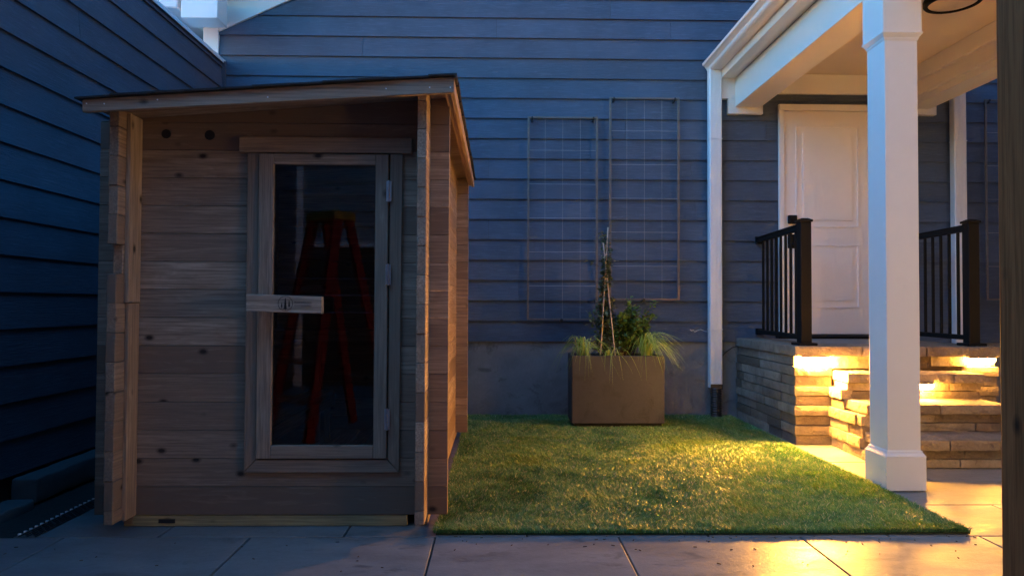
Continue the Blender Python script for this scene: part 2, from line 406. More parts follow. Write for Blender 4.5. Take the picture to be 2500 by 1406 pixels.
r_ = MB(); r_.box(-3.16, -2.985, 6.60, 9.0, 3.83, 3.98, 'y', .5); r_.build('gutter', 'gutter', hs, .01)
r_ = MB()
for sg in (1, -1):
    xa = PX-5.25*sg; za = 3.84
    zz = 3.84+5.25*SL
    p = [(xa, za+.14), (PX, zz+.14), (PX, zz+.30), (xa, za+.30)]
    r_.add([(x, y, z) for y in (6.56, 10.5) for (x, z) in p], [(0, 1, 2, 3), (7, 6, 5, 4), (0, 4, 5, 1), (1, 5, 6, 2), (2, 6, 7, 3), (3, 7, 4, 0)], 'x', .5)
rf = r_.build('roof', 'shingle', hs)
r_ = MB()
for sg in (1, -1):
    xa = PX-5.25*sg; za = 3.84; zz = 3.84+5.25*SL
    p = [(xa, za+.10), (PX, zz+.10), (PX, zz+.28), (xa, za+.28)]
    r_.add([(x, y, z) for y in (6.535, 6.558) for (x, z) in p], [(0, 1, 2, 3), (7, 6, 5, 4), (0, 4, 5, 1), (1, 5, 6, 2), (2, 6, 7, 3), (3, 7, 4, 0)], 'x', .5)
r_.build('rake_board', 'white', hs)
# door
d = MB(); XL, XR, ZB, ZT = 2.765, 3.735, .80, 3.085
d.box(XL, XL+.052, 6.945, 6.982, ZB, ZT-.062, 'z', .5); d.box(XR-.052, XR, 6.945, 6.982, ZB, ZT-.062, 'z', .5); d.box(XL, XR, 6.943, 6.982, ZT-.062, ZT, 'x', .5)
df = d.build('door_frame', 'white', hs, .003)
d = MB(); x0, x1 = XL+.055, XR-.055; d.box(x0, x1, 6.965, 6.983, ZB+.02, ZT-.066, 'z', .5)
# raised panels: moulded rings and centre fields
def ring(mb, a, b, c, e, w_, y0, y1):
    mb.box(a, b, y0, y1, c, c+w_, 'x', .5); mb.box(a, b, y0, y1, e-w_, e, 'x', .5); mb.box(a, a+w_, y0, y1, c+w_, e-w_, 'z', .5); mb.box(b-w_, b, y0, y1, c+w_, e-w_, 'z', .5)
for (za, zb) in ((1.075, 1.70), (1.87, 2.875)):
    ring(d, x0+.115, x1-.115, za, zb, .016, 6.957, 6.966)
    d.hexa([(x0+.165, 6.9655, za+.05), (x1-.165, 6.9655, za+.05), (x1-.165, 6.967, za+.05), (x0+.165, 6.967, za+.05), (x0+.165, 6.9655, zb-.05), (x1-.165, 6.9655, zb-.05), (x1-.165, 6.967, zb-.05), (x0+.165, 6.967, zb-.05)], 'z', .5)
    d.box(x0+.185, x1-.185, 6.957, 6.9655, za+.07, zb-.07, 'z', .5)
dr = d.build('door', 'door', hs, .004, seg=2)
k = MB(); k.box(x0+.03, x0+.112, 6.92, 6.964, 1.90, 1.985, 'z', .5); lk = k.build('lock', 'black', dr, .008, seg=3)
k = MB(); k.tube([(x0+.082, 6.926, 1.948), (x0+.082, 6.921, 1.948)], .009, 12); k.build('lock_button', 'galv', dr) if 0 else k.build('lock_button', 'galv', dr)
k = MB(); k.tube([(x0+.07, 6.964, 1.70), (x0+.07, 6.90, 1.70)], .012, 12); k.box(x0+.03, x0+.11, 6.955, 6.964, 1.66, 1.80, 'z', .5); k.box(x0+.06, x0+.17, 6.888, 6.905, 1.688, 1.712, 'x', .5); k.build('handle', 'black', dr, .003)
k = MB(); k.box(XL-.03, XR+.03, 6.90, 6.99, .776, .800, 'x', .5); k.build('door_sill', 'black', hs, .003)

# ================================================================== PORCH
po = thing('porch', (3.27, 5.6, 0), 'white porch roof on square columns over the stone steps and back door', 'porch')
def column(x0, y0):
    cx, cy = x0+.122, y0+.122
    def sq(mb, h, z0, z1, tone=.5): mb.box(cx-h, cx+h, cy-h, cy+h, z0, z1, 'z', tone)
    k = MB(); sq(k, .101, .20, 2.96); co = k.build('column', 'white', po, .004, seg=2)
    k = MB(); sq(k, .122, .004, .205); k.build('column_base', 'white', co, .004, seg=2)
    k = MB()
    for a, b_, z0, z1 in ((.124, .119, .205, .213), (.119, .106, .213, .232), (.110, .104, .232, .240)):
        k.hexa([(cx-a, cy-a, z0), (cx+a, cy-a, z0), (cx+a, cy+a, z0), (cx-a, cy+a, z0), (cx-b_, cy-b_, z1), (cx+b_, cy-b_, z1), (cx+b_, cy+b_, z1), (cx-b_, cy+b_, z1)], 'x', .5)
    k.build('base_moulding', 'white', co, .0015)
    k = MB(); sq(k, .119, 2.745, 3.028)
    k.build('capital', 'white', co, .003)
    k = MB()
    for a, b_, z0, z1 in ((.104, .108, 2.700, 2.716), (.108, .123, 2.716, 2.738), (.124, .124, 2.738, 2.746)):
        k.hexa([(cx-a, cy-a, z0), (cx+a, cy-a, z0), (cx+a, cy+a, z0), (cx-a, cy+a, z0), (cx-b_, cy-b_, z1), (cx+b_, cy-b_, z1), (cx+b_, cy+b_, z1), (cx-b_, cy+b_, z1)], 'x', .5)
    k.build('capital_moulding', 'white', co, .0015)
column(2.30, 4.20); column(4.0, 4.20); column(2.30, 2.20); column(4.0, 2.20)  # near pair added out of view under the lengthened roof
def beam(x0, x1, y0, y1, z0, z1): 
    k = MB(); k.box(x0, x1, y0, y1, z0, z1, 'y', .5); return k.build('beam', 'white', po, .003)
beam(2.322, 2.575, 4.45, 6.93, 3.045, 3.33); beam(4.03, 4.262, 4.45, 6.93, 3.045, 3.33); beam(2.322, 2.575, 2.447, 4.449, 3.03, 3.33); beam(4.03, 4.262, 2.447, 4.449, 3.03, 3.33); beam(2.322, 4.262, 2.198, 2.446, 3.03, 3.33)  # near beams added out of view with the lengthened roof
k = MB(); k.box(3.985, 4.030, 4.45, 6.955, 3.10, 3.13, 'y', .5); k.box(4.005, 4.030, 4.45, 6.955, 3.13, 3.24, 'y', .5); k.box(3.97, 4.030, 4.45, 6.955, 3.24, 3.385, 'y', .5); k.build('beam_trim', 'white', po, .003)
k = MB(); k.box(2.255, 2.60, 6.93, 6.983, 2.98, 3.13, 'x', .5); k.box(2.19, 2.60, 6.932, 6.984, 3.131, 3.345, 'x', .5); k.build('ledger_block', 'white', po, .003)
k = MB(); k.box(3.95, 4.33, 6.93, 6.983, 2.985, 3.13, 'x', .5); k.box(3.95, 4.40, 6.932, 6.984, 3.131, 3.345, 'x', .5); k.build('ledger_block', 'white', po, .003)
k = MB(); k.box(2.602, 3.948, 6.95, 6.982, 3.19, 3.385, 'x', .5); k.build('frieze_board', 'white', po, .002)
k = MB(); k.box(2.56, 4.04, 2.25, 6.985, 3.388, 3.41, 'y', .5)
k.build('ceiling', 'ceil', po)
k = MB(); k.box(2.20, 2.324, 1.85, 6.93, 3.332, 3.345, 'y', .5); k.box(4.26, 4.39, 1.85, 6.93, 3.332, 3.345, 'y', .5); k.box(2.576, 4.0, 2.20, 2.25, 3.33, 3.387, 'x', .5); k.build('soffit', 'white', po)
k = MB()
k.box(2.178, 2.199, 1.83, 6.98, 3.325, 3.47, 'y', .5); k.build('fascia', 'white', po, .003); k = MB(); k.box(4.391, 4.412, 1.83, 6.98, 3.325, 3.47, 'y', .5); k.build('fascia', 'white', po, .003)
prof = [(2.176, 3.402), (2.075, 3.402), (2.062, 3.412), (2.054, 3.436), (2.030, 3.452), (2.012, 3.462), (2.006, 3.482), (2.010, 3.486), (2.020, 3.478), (2.020, 3.470), (2.06, 3.455), (2.085, 3.412), (2.166, 3.412), (2.166, 3.49), (2.176, 3.49)]
def gutter(mirror):
    k = MB(); P_ = [(x if not mirror else 6.59-x, z) for x, z in prof]
    n = len(P_); vs = [(x, y, z) for y in (1.80, 6.965) for x, z in P_]
    fs = [(i, (i+1) % n, n+(i+1) % n, n+i) for i in range(n)]
    k.add(vs, fs, 'y', .5)
    k.prism([(3.402, 2.062), (3.485, 2.010), (3.485, 2.17), (3.402, 2.17)] if not mirror else [(3.402, 4.528), (3.485, 4.58), (3.485, 4.42), (3.402, 4.42)], 'y', 6.962, 6.967, 'x', .5)
    return k.build('gutter', 'gutter', po)
gutter(False); gutter(True)
k = MB()
for sg in (1, -1):
    X0 = 3.295-1.22*sg
    p = [(X0, 3.50), (3.295, 3.82), (3.295, 3.86), (X0, 3.54)]
    k.add([(x, y, z) for y in (1.80, 6.99) for (x, z) in p], [(0, 1, 2, 3), (7, 6, 5, 4), (0, 4, 5, 1), (1, 5, 6, 2), (2, 6, 7, 3), (3, 7, 4, 0)], 'x', .5)
k.build('roof', 'shingle', po)  # roof lengthened towards the camera, unseen, to keep blue sky off the column
k = MB(); k.add([(2.2, 2.0, 3.35), (4.39, 2.0, 3.35), (4.39, 2.0, 3.50), (3.295, 2.0, 3.80), (2.2, 2.0, 3.50), (2.2, 2.03, 3.35), (4.39, 2.03, 3.35), (4.39, 2.03, 3.50), (3.295, 2.03, 3.80), (2.2, 2.03, 3.50)],
    [(0, 1, 2, 3, 4), (9, 8, 7, 6, 5), (0, 5, 6, 1), (1, 6, 7, 2), (2, 7, 8, 3), (3, 8, 9, 4), (4, 9, 5, 0)]); k.build('gable_panel', 'white', po)
# ceiling light
cl = thing('ceiling_light', (3.36, 5.17, 3.385), 'round flush ceiling light with dark ring under the porch roof, unlit', 'lamp')
def lathe(mb, cx, cy, pr, n=32, tone=.5):
    vs = [(cx+r*math.cos(2*math.pi*k/n), cy+r*math.sin(2*math.pi*k/n), z) for r, z in pr for k in range(n)]
    fs = [(i*n+k, i*n+(k+1) % n, (i+1)*n+(k+1) % n, (i+1)*n+k) for i in range(len(pr)-1) for k in range(n)]
    mb.add(vs, fs, 'z', tone)
k = MB(); lathe(k, 3.36, 5.17, [(.001, 3.385), (.19, 3.385), (.195, 3.372), (.195, 3.345), (.188, 3.335), (.165, 3.335), (.162, 3.345)], 40); k.build('ring', 'black', cl, smooth=True)
k = MB(); lathe(k, 3.36, 5.17, [(.163, 3.345), (.12, 3.335), (.06, 3.329), (.0005, 3.327)], 40); k.build('diffuser', 'frost', cl, smooth=True)

# ---- downspouts
def downspout():
    t_ = thing('downspout', (2.115, 6.92, 0), 'white ribbed downspout left of the back door, ending in black pipe', 'downspout', 'white porch downspouts')
    k = MB(); x0, x1, y0, y1 = 2.055, 2.178, 6.88, 6.965; p = [(x0+.006, y1), (x0, y1-.006), (x0, y0+.010), (x0+.010, y0)]
    n = 7
    for i in range(n):
        a = x0+.014+(x1-x0-.028)*i/n; b_ = (x1-x0-.028)/n
        p += [(a+b_*.15, y0), (a+b_*.3, y0+.004), (a+b_*.7, y0+.004), (a+b_*.85, y0)]
    p += [(x1-.010, y0), (x1, y0+.010), (x1, y1-.006), (x1-.006, y1)]
    k.prism(p, 'z', .30, 3.41, 'z', .5)
    k.build('pipe', 'gutter', t_)
    for z in (2.72, .86):
        k = MB(); k.box(x0-.003, x1+.003, y0-.003, y1, z, z+.006, 'x', .9); k.build('joint_band', 'cap', t_)
    k = MB(); pts = []; rr = []
    for i in range(25):
        pts.append((2.118, 6.90, .30-.0118*i)); rr.append(.056 if i % 2 else .048)
    k.tube(pts, rr, 20); k.box(2.060, 2.176, 6.872, 6.972, .285, .335, 'z', .5); k.build('drain_pipe', 'rubber', t_, .002)
    return t_
ds = downspout(); dup(ds, (2.115+2.42, 6.92, 0), 'white ribbed downspout behind the right hand porch railing')

# ---- steps
st = thing('porch_steps', (3.16, 5.9, 0), 'tan ledge stone steps and landing below the white back door', 'steps')
CH = .0776; YF = 5.605
pil = MB()
def course_len(y0, y1, lo, hi):
    out = [y0]
    while out[-1] < y1-lo: out.append(out[-1]+rnd(lo, hi))
    out[-1] = y1 if y1-out[-1] < .12 else out[-1]
    if out[-1] < y1: out.append(y1)
    return out
pw = MB(); pr_ = MB()
for i in range(8):
    z0 = i*CH-.0; z1 = z0+CH-.003
    pr = [.0, .012, .002, .014, .0, .010, .003, .012][i]
    # left side wall of the landing
    cs = course_len(YF+.28, 6.985, .25, .6)
    pw.stone(2.352-pr, 2.64+[.0, .004, .0, .004, 0, .004, .0, .0][i]*0, YF-pr, YF+.275+rnd(-.08, .05), z0, z1, .0025, 20, .03, 'x', rnd(.35, 1))
    for a, b_ in zip(cs[:-1], cs[1:]):
        pw.stone(2.352-rnd(0, .018), 2.60, a, b_-.003, z0, z1, .003, 16, .035, 'y', rnd(.1, 1))
    pr_.stone(3.715, 3.965+pr, YF-pr, YF+.3, z0, z1, .0025, 20, .03, 'x', rnd(.35, 1))
    for a, b_ in zip(cs[:-1], cs[1:]):
        pr_.stone(3.75, 3.965+rnd(0, .018), a+.02, b_+.017, z0, z1, .003, 16, .05, 'y', rnd(.1, 1))
z0 = 8*CH; z1 = 9*CH-.002
for a, b_ in zip([YF+.03, 6.0, 6.42], [6.0, 6.42, 6.985]): pw.stone(2.36-rnd(0, .01), 2.6, a, b_-.003, z0, z1, .003, 16, .035, 'y', rnd(.3, 1)); pr_.stone(3.75, 3.955, a, b_-.003, z0, z1, .003, 16, .05, 'y', .4)
pw.build('side_wall', 'stone', st, smooth=False); pr_.build('side_wall', 'stone', st)
# core behind
k = MB(); k.box(2.40, 3.92, YF+.06, 6.98, .0, 9*CH, 'x', .3); k.build('landing_core', 'stone', st)
k = MB(); k.stone(2.645, 3.16, YF+.018, YF+.055, 8*CH-.02, 9*CH-.002, .003, 18, .03, 'x', .6); k.stone(3.163, 3.45, YF+.026, YF+.055, 8*CH-.02, 9*CH-.002, .003, 18, .03, 'x', .1); k.stone(3.453, 3.96, YF+.012, YF+.055, 8*CH-.0, 9*CH-.002, .003, 18, .03, 'x', .7)
k.stone(2.42, 2.64, YF+.04, YF+.06, 8*CH, 9*CH-.002, .003, 18, .03, 'x', .6)
k.build('landing_riser', 'stone', st)
k = MB()   # landing caps
for a, b_ in ((2.338, 2.872), (2.878, 3.385), (3.391, 3.985)): k.stone(a, b_-.003, YF-.03, YF+.40, 9*CH, 10*CH+.001, .006, 13, .02, 'x', rnd(.45, .9))
for a, b_ in ((YF+.404, 6.35), (6.354, 6.985)): k.stone(2.338, 2.72, a, b_, 9*CH, 10*CH+.001, .005, 13, .03, 'y', rnd(.35, .8)); k.stone(3.6, 3.985, a, b_, 9*CH, 10*CH+.001, .005, 13, .05, 'y', .5)
k.build('landing_cap', 'stone', st)
k = MB(); k.box(2.723, 3.597, YF+.404, 6.98, .70, .775, 'x', .7); k.build('landing_paving', 'paver', st, .003)
steps = [(.586, 5.35, 5.62, 2.645, 3.70, [2.645, 3.46, 3.70]), (.392, 5.07, 5.42, 2.640, 3.69, [2.64, 3.18, 3.69]), (.195, 4.765, 5.16, 2.640, 3.69, [2.64, 3.05, 3.69])]
for n, (zt, yf, yb, xl, xr, cuts) in enumerate(steps):
    k = MB()
    for a, b_ in zip(cuts[:-1], cuts[1:]): k.stone(a+.002, b_-.003, yf, yb, zt-.070, zt, .007 if n != 1 else .003, 13, .02, 'x', rnd(.4, .85))
    k.build('tread', 'stone', st)
    k = MB(); zb = zt-.196 if n < 2 else 0; hh = (zt-.072-zb)/2
    for j in range(2):
        za = zb+hh*j
        cs = course_len(xl+.01, xr-.01, .3, .55)
        for a, b_ in zip(cs[:-1], cs[1:]): k.stone(a, b_-.003, yf+.028+rnd(0, .010)+j*.004, yf+.25, za+.001, za+hh-.002, .003, 18, .03, 'x', rnd(.15, .9))
    k.build('riser', 'stone', st)
# stones on the open (left) side of the steps
k = MB()
for i in range(7):
    z0 = i*CH; z1 = z0+CH-.003
    lim = 4.80 if z1 < .13 else (5.10 if z1 < .33 else 5.385)
    if z1 > .51: continue
    y = YF-.012
    while y > lim+.05:
        y2 = max(lim, y-rnd(.16, .36)); pr = rnd(0, .018)+(.012 if i % 2 else 0)
        k.stone(2.628-pr, 2.70, y2, y-.003, z0, z1, .004, 20, .025, 'y', rnd(.2, 1)); y = y2
k.build('stringer', 'stone', st)

# ---- step lights
def step_light(x0, x1, y, z, label, lens='lens'):
    t_ = thing('step_light', ((x0+x1)/2, y, z), label, 'lamp', 'lit step lights')
    k = MB(); k.box(x0-.006, x1+.006, y-.040, y+.012, z+.020, z+.029, 'x', .5); k.build('housing', 'black', t_, .002)
    k = MB(); n = 10
    p = [(y+.008, z+.019), (y+.008, z-.012), (y-.012, z-.016), (y-.028, z-.008), (y-.036, z+.006), (y-.037, z+.019)]
    k.prism(p, 'x', x0, x1, 'x', .5); k.build('lens', lens, t_)
    return t_
step_light(2.395, 2.60, YF+.008, .672, 'glowing amber light bar under the cap of the left stone pillar')
step_light(3.735, 3.935, YF+.004, .668, 'glowing amber light bar under the cap of the right stone pillar', 'lens_dim')
step_light(3.10, 3.29, 5.372, .489, 'amber light bar under the top tread, half hidden by the white column', 'lens_dim')

# ---- railings
def railing():
    t_ = thing('railing', (2.47, 6.3, .777), 'black metal railing on the left edge of the landing', 'railing', 'black porch railings')
    px, py = 2.436, 5.69
    k = MB(); k.box(px, px+.088, py, py+.088, .785, 1.775, 'z', .5); ps = k.build('post', 'black', t_, .004)
    k = MB(); k.box(px-.010, px+.098, py-.010, py+.098, 1.775, 1.792, 'z', .5); k.hexa([(px-.006, py-.006, 1.792), (px+.094, py-.006, 1.792), (px+.094, py+.094, 1.792), (px-.006, py+.094, 1.792), (px+.02, py+.02, 1.806), (px+.068, py+.02, 1.806), (px+.068, py+.068, 1.806), (px+.02, py+.068, 1.806)]); k.build('post_cap', 'black', ps, .002)
    k = MB(); k.box(px-.034, px+.122, py-.034, py+.122, .777, .800, 'z', .5); k.build('base_plate', 'black', ps, .008, seg=2)
    k = MB(); xa, xb = px+.022, px+.066; DX = .085
    def skew(mb, a, b_, za, zb): ya, yb = py+.088, 6.955; mb.hexa([(a, ya, za), (b_, ya, za), (b_+DX, yb, za), (a+DX, yb, za), (a, ya, zb), (b_, ya, zb), (b_+DX, yb, zb), (a+DX, yb, zb)], 'y', .5)
    skew(k, xa, xb, 1.715, 1.75); skew(k, xa-.008, xb+.008, 1.75, 1.768); k.build('top_rail', 'black', t_, .004)
    k = MB(); skew(k, xa, xb, .822, .862); k.build('bottom_rail', 'black', t_, .004)
    for (za, zb) in ((1.70, 1.775), (.812, .872)):
        k = MB(); k.box(xa-.012+DX, xb+.012+DX, 6.952, 6.975, za, zb, 'z', .5); k.build('wall_bracket', 'black', t_, .003)
    for i in range(8):
        y = py+.088+(6.955-py-.088)*(i+1)/9
        k = MB(); dx = DX*(i+1)/9; k.box(px+.034+dx, px+.054+dx, y-.01, y+.01, .862, 1.715, 'z', .5); k.build('baluster', 'black', t_, .002)
    return t_
rl = railing(); dup(rl, (2.47+1.372, 6.3, .777), 'black metal railing on the right edge of the landing')

# ================================================================== TRELLISES
def trellis():
    x0, z0, wd, ht, y = .279, .948, .690, 1.985, 6.915
    t_ = thing('trellis', (x0+wd/2, 6.96, z0), 'lower steel wire trellis on the blue wall, left of the potted vine', 'trellis', 'wall trellises')
    k = MB(); f = .020
    k.box(x0, x0+f, y, y+.02, z0, z0+ht, 'z', .5); k.box(x0+wd-f, x0+wd, y, y+.02, z0, z0+ht, 'z', .5)
    k.box(x0+f, x0+wd-f, y, y+.02, z0+ht-f, z0+ht, 'x', .5); k.box(x0+f, x0+wd-f, y, y+.02, z0, z0+f*.8, 'x', .5); k.build('frame', 'steel', t_, .002)
    k = MB()
    for i in range(1, 4): x = x0+wd*i/4; k.tube([(x, y+.012, z0+.01), (x, y+.012, z0+ht-.01)], .0013, 5)
    for i in range(1, 6): z = z0+ht*i/6; k.tube([(x0+.01, y+.008, z), (x0+wd-.01, y+.008, z)], .0023, 5)
    k.build('wire_grid', 'wire', t_)
    for x in (x0+.045, x0+wd-.045):
        k = MB(); k.tube([(x, y+.01, z0+ht-.028), (x, 6.99, z0+ht-.028)], .011, 10); k.tube([(x, y-.006, z0+ht-.012), (x, y+.002, z0+ht-.012)], .011, 10); k.build('standoff', 'rubber', t_)
    k = MB(); k.tube([(x0+wd/2-.01, y-.01, z0+.0), (x0+wd/2-.01, 6.99, z0)], .016, 10); k.build('standoff', 'rubber', t_)
    return t_
tr_ = trellis()
dup(tr_, (1.08+.345, 6.96, 1.145), 'taller set steel wire trellis on the blue wall, right above the potted shrub')
dup(tr_, (4.805+.345, 6.96, 1.16), 'steel wire trellis on the wall right of the porch, behind the dark post')

# ================================================================== PLANTER AND PLANTS
pl = thing('planter', (1.06, 6.47, .03), 'square brown concrete planter standing on the turf against the wall', 'planter')
k = MB(); x0, x1, y0, y1, zb, zt = .655, 1.472, 6.29, 6.68, .052, .648; th = .035
k.box(x0, x1, y0, y0+th, zb, zt, 'x', .5); k.box(x0, x1, y1-th, y1, zb, zt, 'x', .5); k.box(x0, x0+th, y0+th, y1-th, zb, zt, 'x', .5); k.box(x1-th, x1, y0+th, y1-th, zb, zt, 'x', .5); k.box(x0+th, x1-th, y0+th, y1-th, zb, zb+.03, 'x', .5)
k.build('pot', 'planter', pl, .004, seg=2)
k = MB(); k.box(x0+.02, x1-.02, y0+.02, y1-.02, .012, .052, 'x', .5); k.build('foot', 'rubber', pl)
k = MB(); k.stone(x0+th, x1-th, y0+th, y1-th, .5, .615, .02, 9, .04, 'x', .5); k.build('soil', 'compost', pl, smooth=True)
def blade(mb, base, dirx, L, h, drop, w_, tone):
    n = 9; b0 = Vector(base); d_ = Vector((math.cos(dirx), math.sin(dirx), 0)); side = Vector((-d_.y, d_.x, 0)); vs = []
    bend = rnd(-.15, .15)
    for i in range(n+1):
        u = i/n; x = L*(u**1.15); z = h*math.sin(min(u/.42, 1)*math.pi/2)*1. if u < .42 else h-drop*((u-.42)/.58)**1.7
        p = b0+d_*x+side*bend*L*u*u+Vector((0, 0, z)); ww = w_*(1-.92*u**2)*(.6+.4*min(1, u*6))
        tw = side*math.cos(u*1.2)+Vector((0, 0, 1))*math.sin(u*1.2)*.4
        vs += [tuple(p-tw*ww), tuple(p+tw*ww)]
    mb.add(vs, [(2*i, 2*i+1, 2*i+3, 2*i+2) for i in range(n)], 'z', tone)
def sedge(cx, cy, n, rad, h, label, bias):
    k = MB()
    for i in range(n):
        a = rnd(0, 2*math.pi) if random.random() < .6 else random.gauss(bias, 1.0)
        inner = random.random() < .35
        L = rad*rnd(.3, .6) if inner else rad*rnd(.55, 1.15); hh = h*rnd(.6, 1.25)
        dr_ = (rnd(.02, .09) if inner else rnd(.08, .30))
        blade(k, (cx+rnd(-.035, .035), cy+rnd(-.035, .035), .60), a, L, hh, dr_, rnd(.0026, .0052), min(1, max(0, random.gauss(.5, .25))))
    o = k.build('sedge_plant', 'sedge', smooth=True); o.location = (0, 0, 0); tag(recenter(o), label, 'grass plant', 'sedge clumps in the planter')
sedge(.765, 6.40, 110, .31, .18, 'small lime green sedge clump spilling over the left end of the planter', -2.5)
sedge(1.33, 6.40, 190, .33, .21, 'large lime green sedge clump spilling over the right end of the planter', -1.2)
sedge(1.00, 6.38, 20, .28, .11, 'sparse yellowed sedge strands hanging over the middle of the planter front', -1.7)
def leaf(mb, p, d_, L, w_, tone):
    d_ = d_.normalized(); s2 = d_.cross(Vector((rnd(-.3, .3), rnd(-.3, .3), 1))).normalized(); up = s2.cross(d_)
    vs = [p, p+d_*L*.35+s2*w_+up*.15*w_, p+d_*L*.75+s2*w_*.8, p+d_*L-up*.1*L, p+d_*L*.75-s2*w_*.8, p+d_*L*.35-s2*w_+up*.15*w_]
    mb.add([tuple(v) for v in vs], [(0, 1, 2, 3), (0, 3, 4, 5)], 'z', tone)
# shrub
sh = thing('shrub', (1.20, 6.5, .61), 'bushy dark green leafy shrub in the middle of the planter', 'shrub')
stm = MB(); lf = MB()
for i in range(60):
    b0 = Vector((1.16+rnd(-.05, .05), 6.50+rnd(-.04, .04), .60)); a = rnd(0, 2*math.pi); sp = rnd(.03, .26)
    top = Vector((1.215+math.cos(a)*sp*1.0, 6.50+math.sin(a)*sp*.7, .60+rnd(.26, .50)-sp*.35))
    if i == 0: top = Vector((1.20, 6.5, 1.16))
    if i == 1: top = Vector((1.43, 6.48, 1.13))
    if i == 2: top = Vector((1.27, 6.5, 1.12))
    mid = (b0+top)/2+Vector((rnd(-.04, .04), rnd(-.03, .03), .04))
    pts = [b0, (b0+mid)/2, mid, (mid+top)/2, top]; stm.tube([tuple(p) for p in pts], [.006, .005, .004, .003, .0015], 5)
    for j in range(52):
        u = rnd(.12, 1)**.7; s0 = b0.lerp(mid, u*2) if u < .5 else mid.lerp(top, u*2-1)
        dd = Vector((rnd(-1, 1), rnd(-1, 1), rnd(-.3, .9)))
        leaf(lf, s0+dd*.012, dd, rnd(.028, .050), rnd(.011, .018), min(1, max(0, random.gauss(.45, .25))))
stm.build('stem', 'bark', sh); lf.build('foliage', 'leaf', sh)
# vine on stakes
vn = thing('vine', (.97, 6.45, .61), 'tall thin climbing vine with small dusky leaves wound round the stakes', 'vine')
stm = MB(); lf = MB()
for i in range(4):
    pts = []; a0 = rnd(0, 6)
    for j in range(16):
        u = j/15; pts.append((.985-.012*u+math.cos(a0+j*.7)*.028*(1-.6*u), 6.46+math.sin(a0+j*.7)*.022, .60+1.12*u*[1, .92, .8, .7][i]))
    stm.tube(pts, [.004-.0025*j/15 for j in range(16)], 5)
    for (x, y, z) in pts:
        for c in range(30):
            dd = Vector((rnd(-1, 1), rnd(-1, 1), rnd(-.6, .6))); wd = .045 if z > 1.15 else .085
            if z < .75 and random.random() < .4: continue
            leaf(lf, Vector((x+rnd(-wd, wd)*.8, y+rnd(-.04, .04), z+rnd(-.05, .05))), dd, rnd(.022, .045), rnd(.008, .015), min(1, max(0, random.gauss(.42, .25))))
for i in range(420):
    leaf(lf, Vector((.96+random.gauss(0, .055), 6.46+rnd(-.06, .06), rnd(.68, 1.10))), Vector((rnd(-1, 1), rnd(-1, 1), rnd(-.5, .5))), rnd(.03, .05), rnd(.011, .017), rnd(.1, .6))
for (x, z) in ((.80, 1.49), (1.07, 1.50), (.85, 1.47)):
    stm.tube([(.95, 6.46, z-.06), ((x+.95)/2, 6.46, z-.02), (x, 6.46, z)], .0018, 4)
    for i in range(3): leaf(lf, Vector((x, 6.46, z)), Vector((rnd(-1, 1), rnd(-1, 1), rnd(-.5, .5))), .03, .011, .8)
stm.build('stem', 'bark', vn); lf.build('foliage', 'vineleaf', vn)
for (xb, yb, xt, yt, zt, lb) in ((.915, 6.38, .995, 6.45, 1.80, 'left bamboo stake leaning right, the tallest one behind the vine'), (1.055, 6.37, .950, 6.44, 1.66, 'right bamboo stake leaning left across the vine'), (.99, 6.56, .975, 6.47, 1.68, 'back bamboo stake standing nearly upright within the vine')):
    k = MB(); pts = [(xb+(xt-xb)*u, yb+(yt-yb)*u, .58+(zt-.58)*u) for u in [i/12 for i in range(13)]]
    k.tube(pts, [.0055+(.001 if i % 3 == 0 else 0) for i in range(13)], 8); o = k.build('bamboo_stake', 'bamboo', smooth=True); tag(recenter(o), lb, 'garden stake', 'bamboo stakes in the planter')
# loose cable by the stone steps, and thread on the wall
k = MB(); k.tube([(2.21, 6.99, .60), (2.25, 6.985, .645), (2.31, 6.985, .685), (2.38, 6.985, .70), (2.46, 6.985, .715)], .004, 6); o = k.build('cable', 'rubber', smooth=True); tag(recenter(o), 'thin black cable drooping over the foundation beside the stone landing', 'cable')
k = MB(); k.tube([(1.885, 6.97, .86), (1.90, 6.968, .845), (1.915, 6.968, .855), (1.93, 6.968, .836), (1.955, 6.968, .85), (1.99, 6.968, .86), (2.03, 6.968, .842), (2.055, 6.97, .84)], .0022, 5); o = k.build('wire', 'cap'); tag(recenter(o), 'short crinkled white wire on the wall left of the downspout', 'wire')

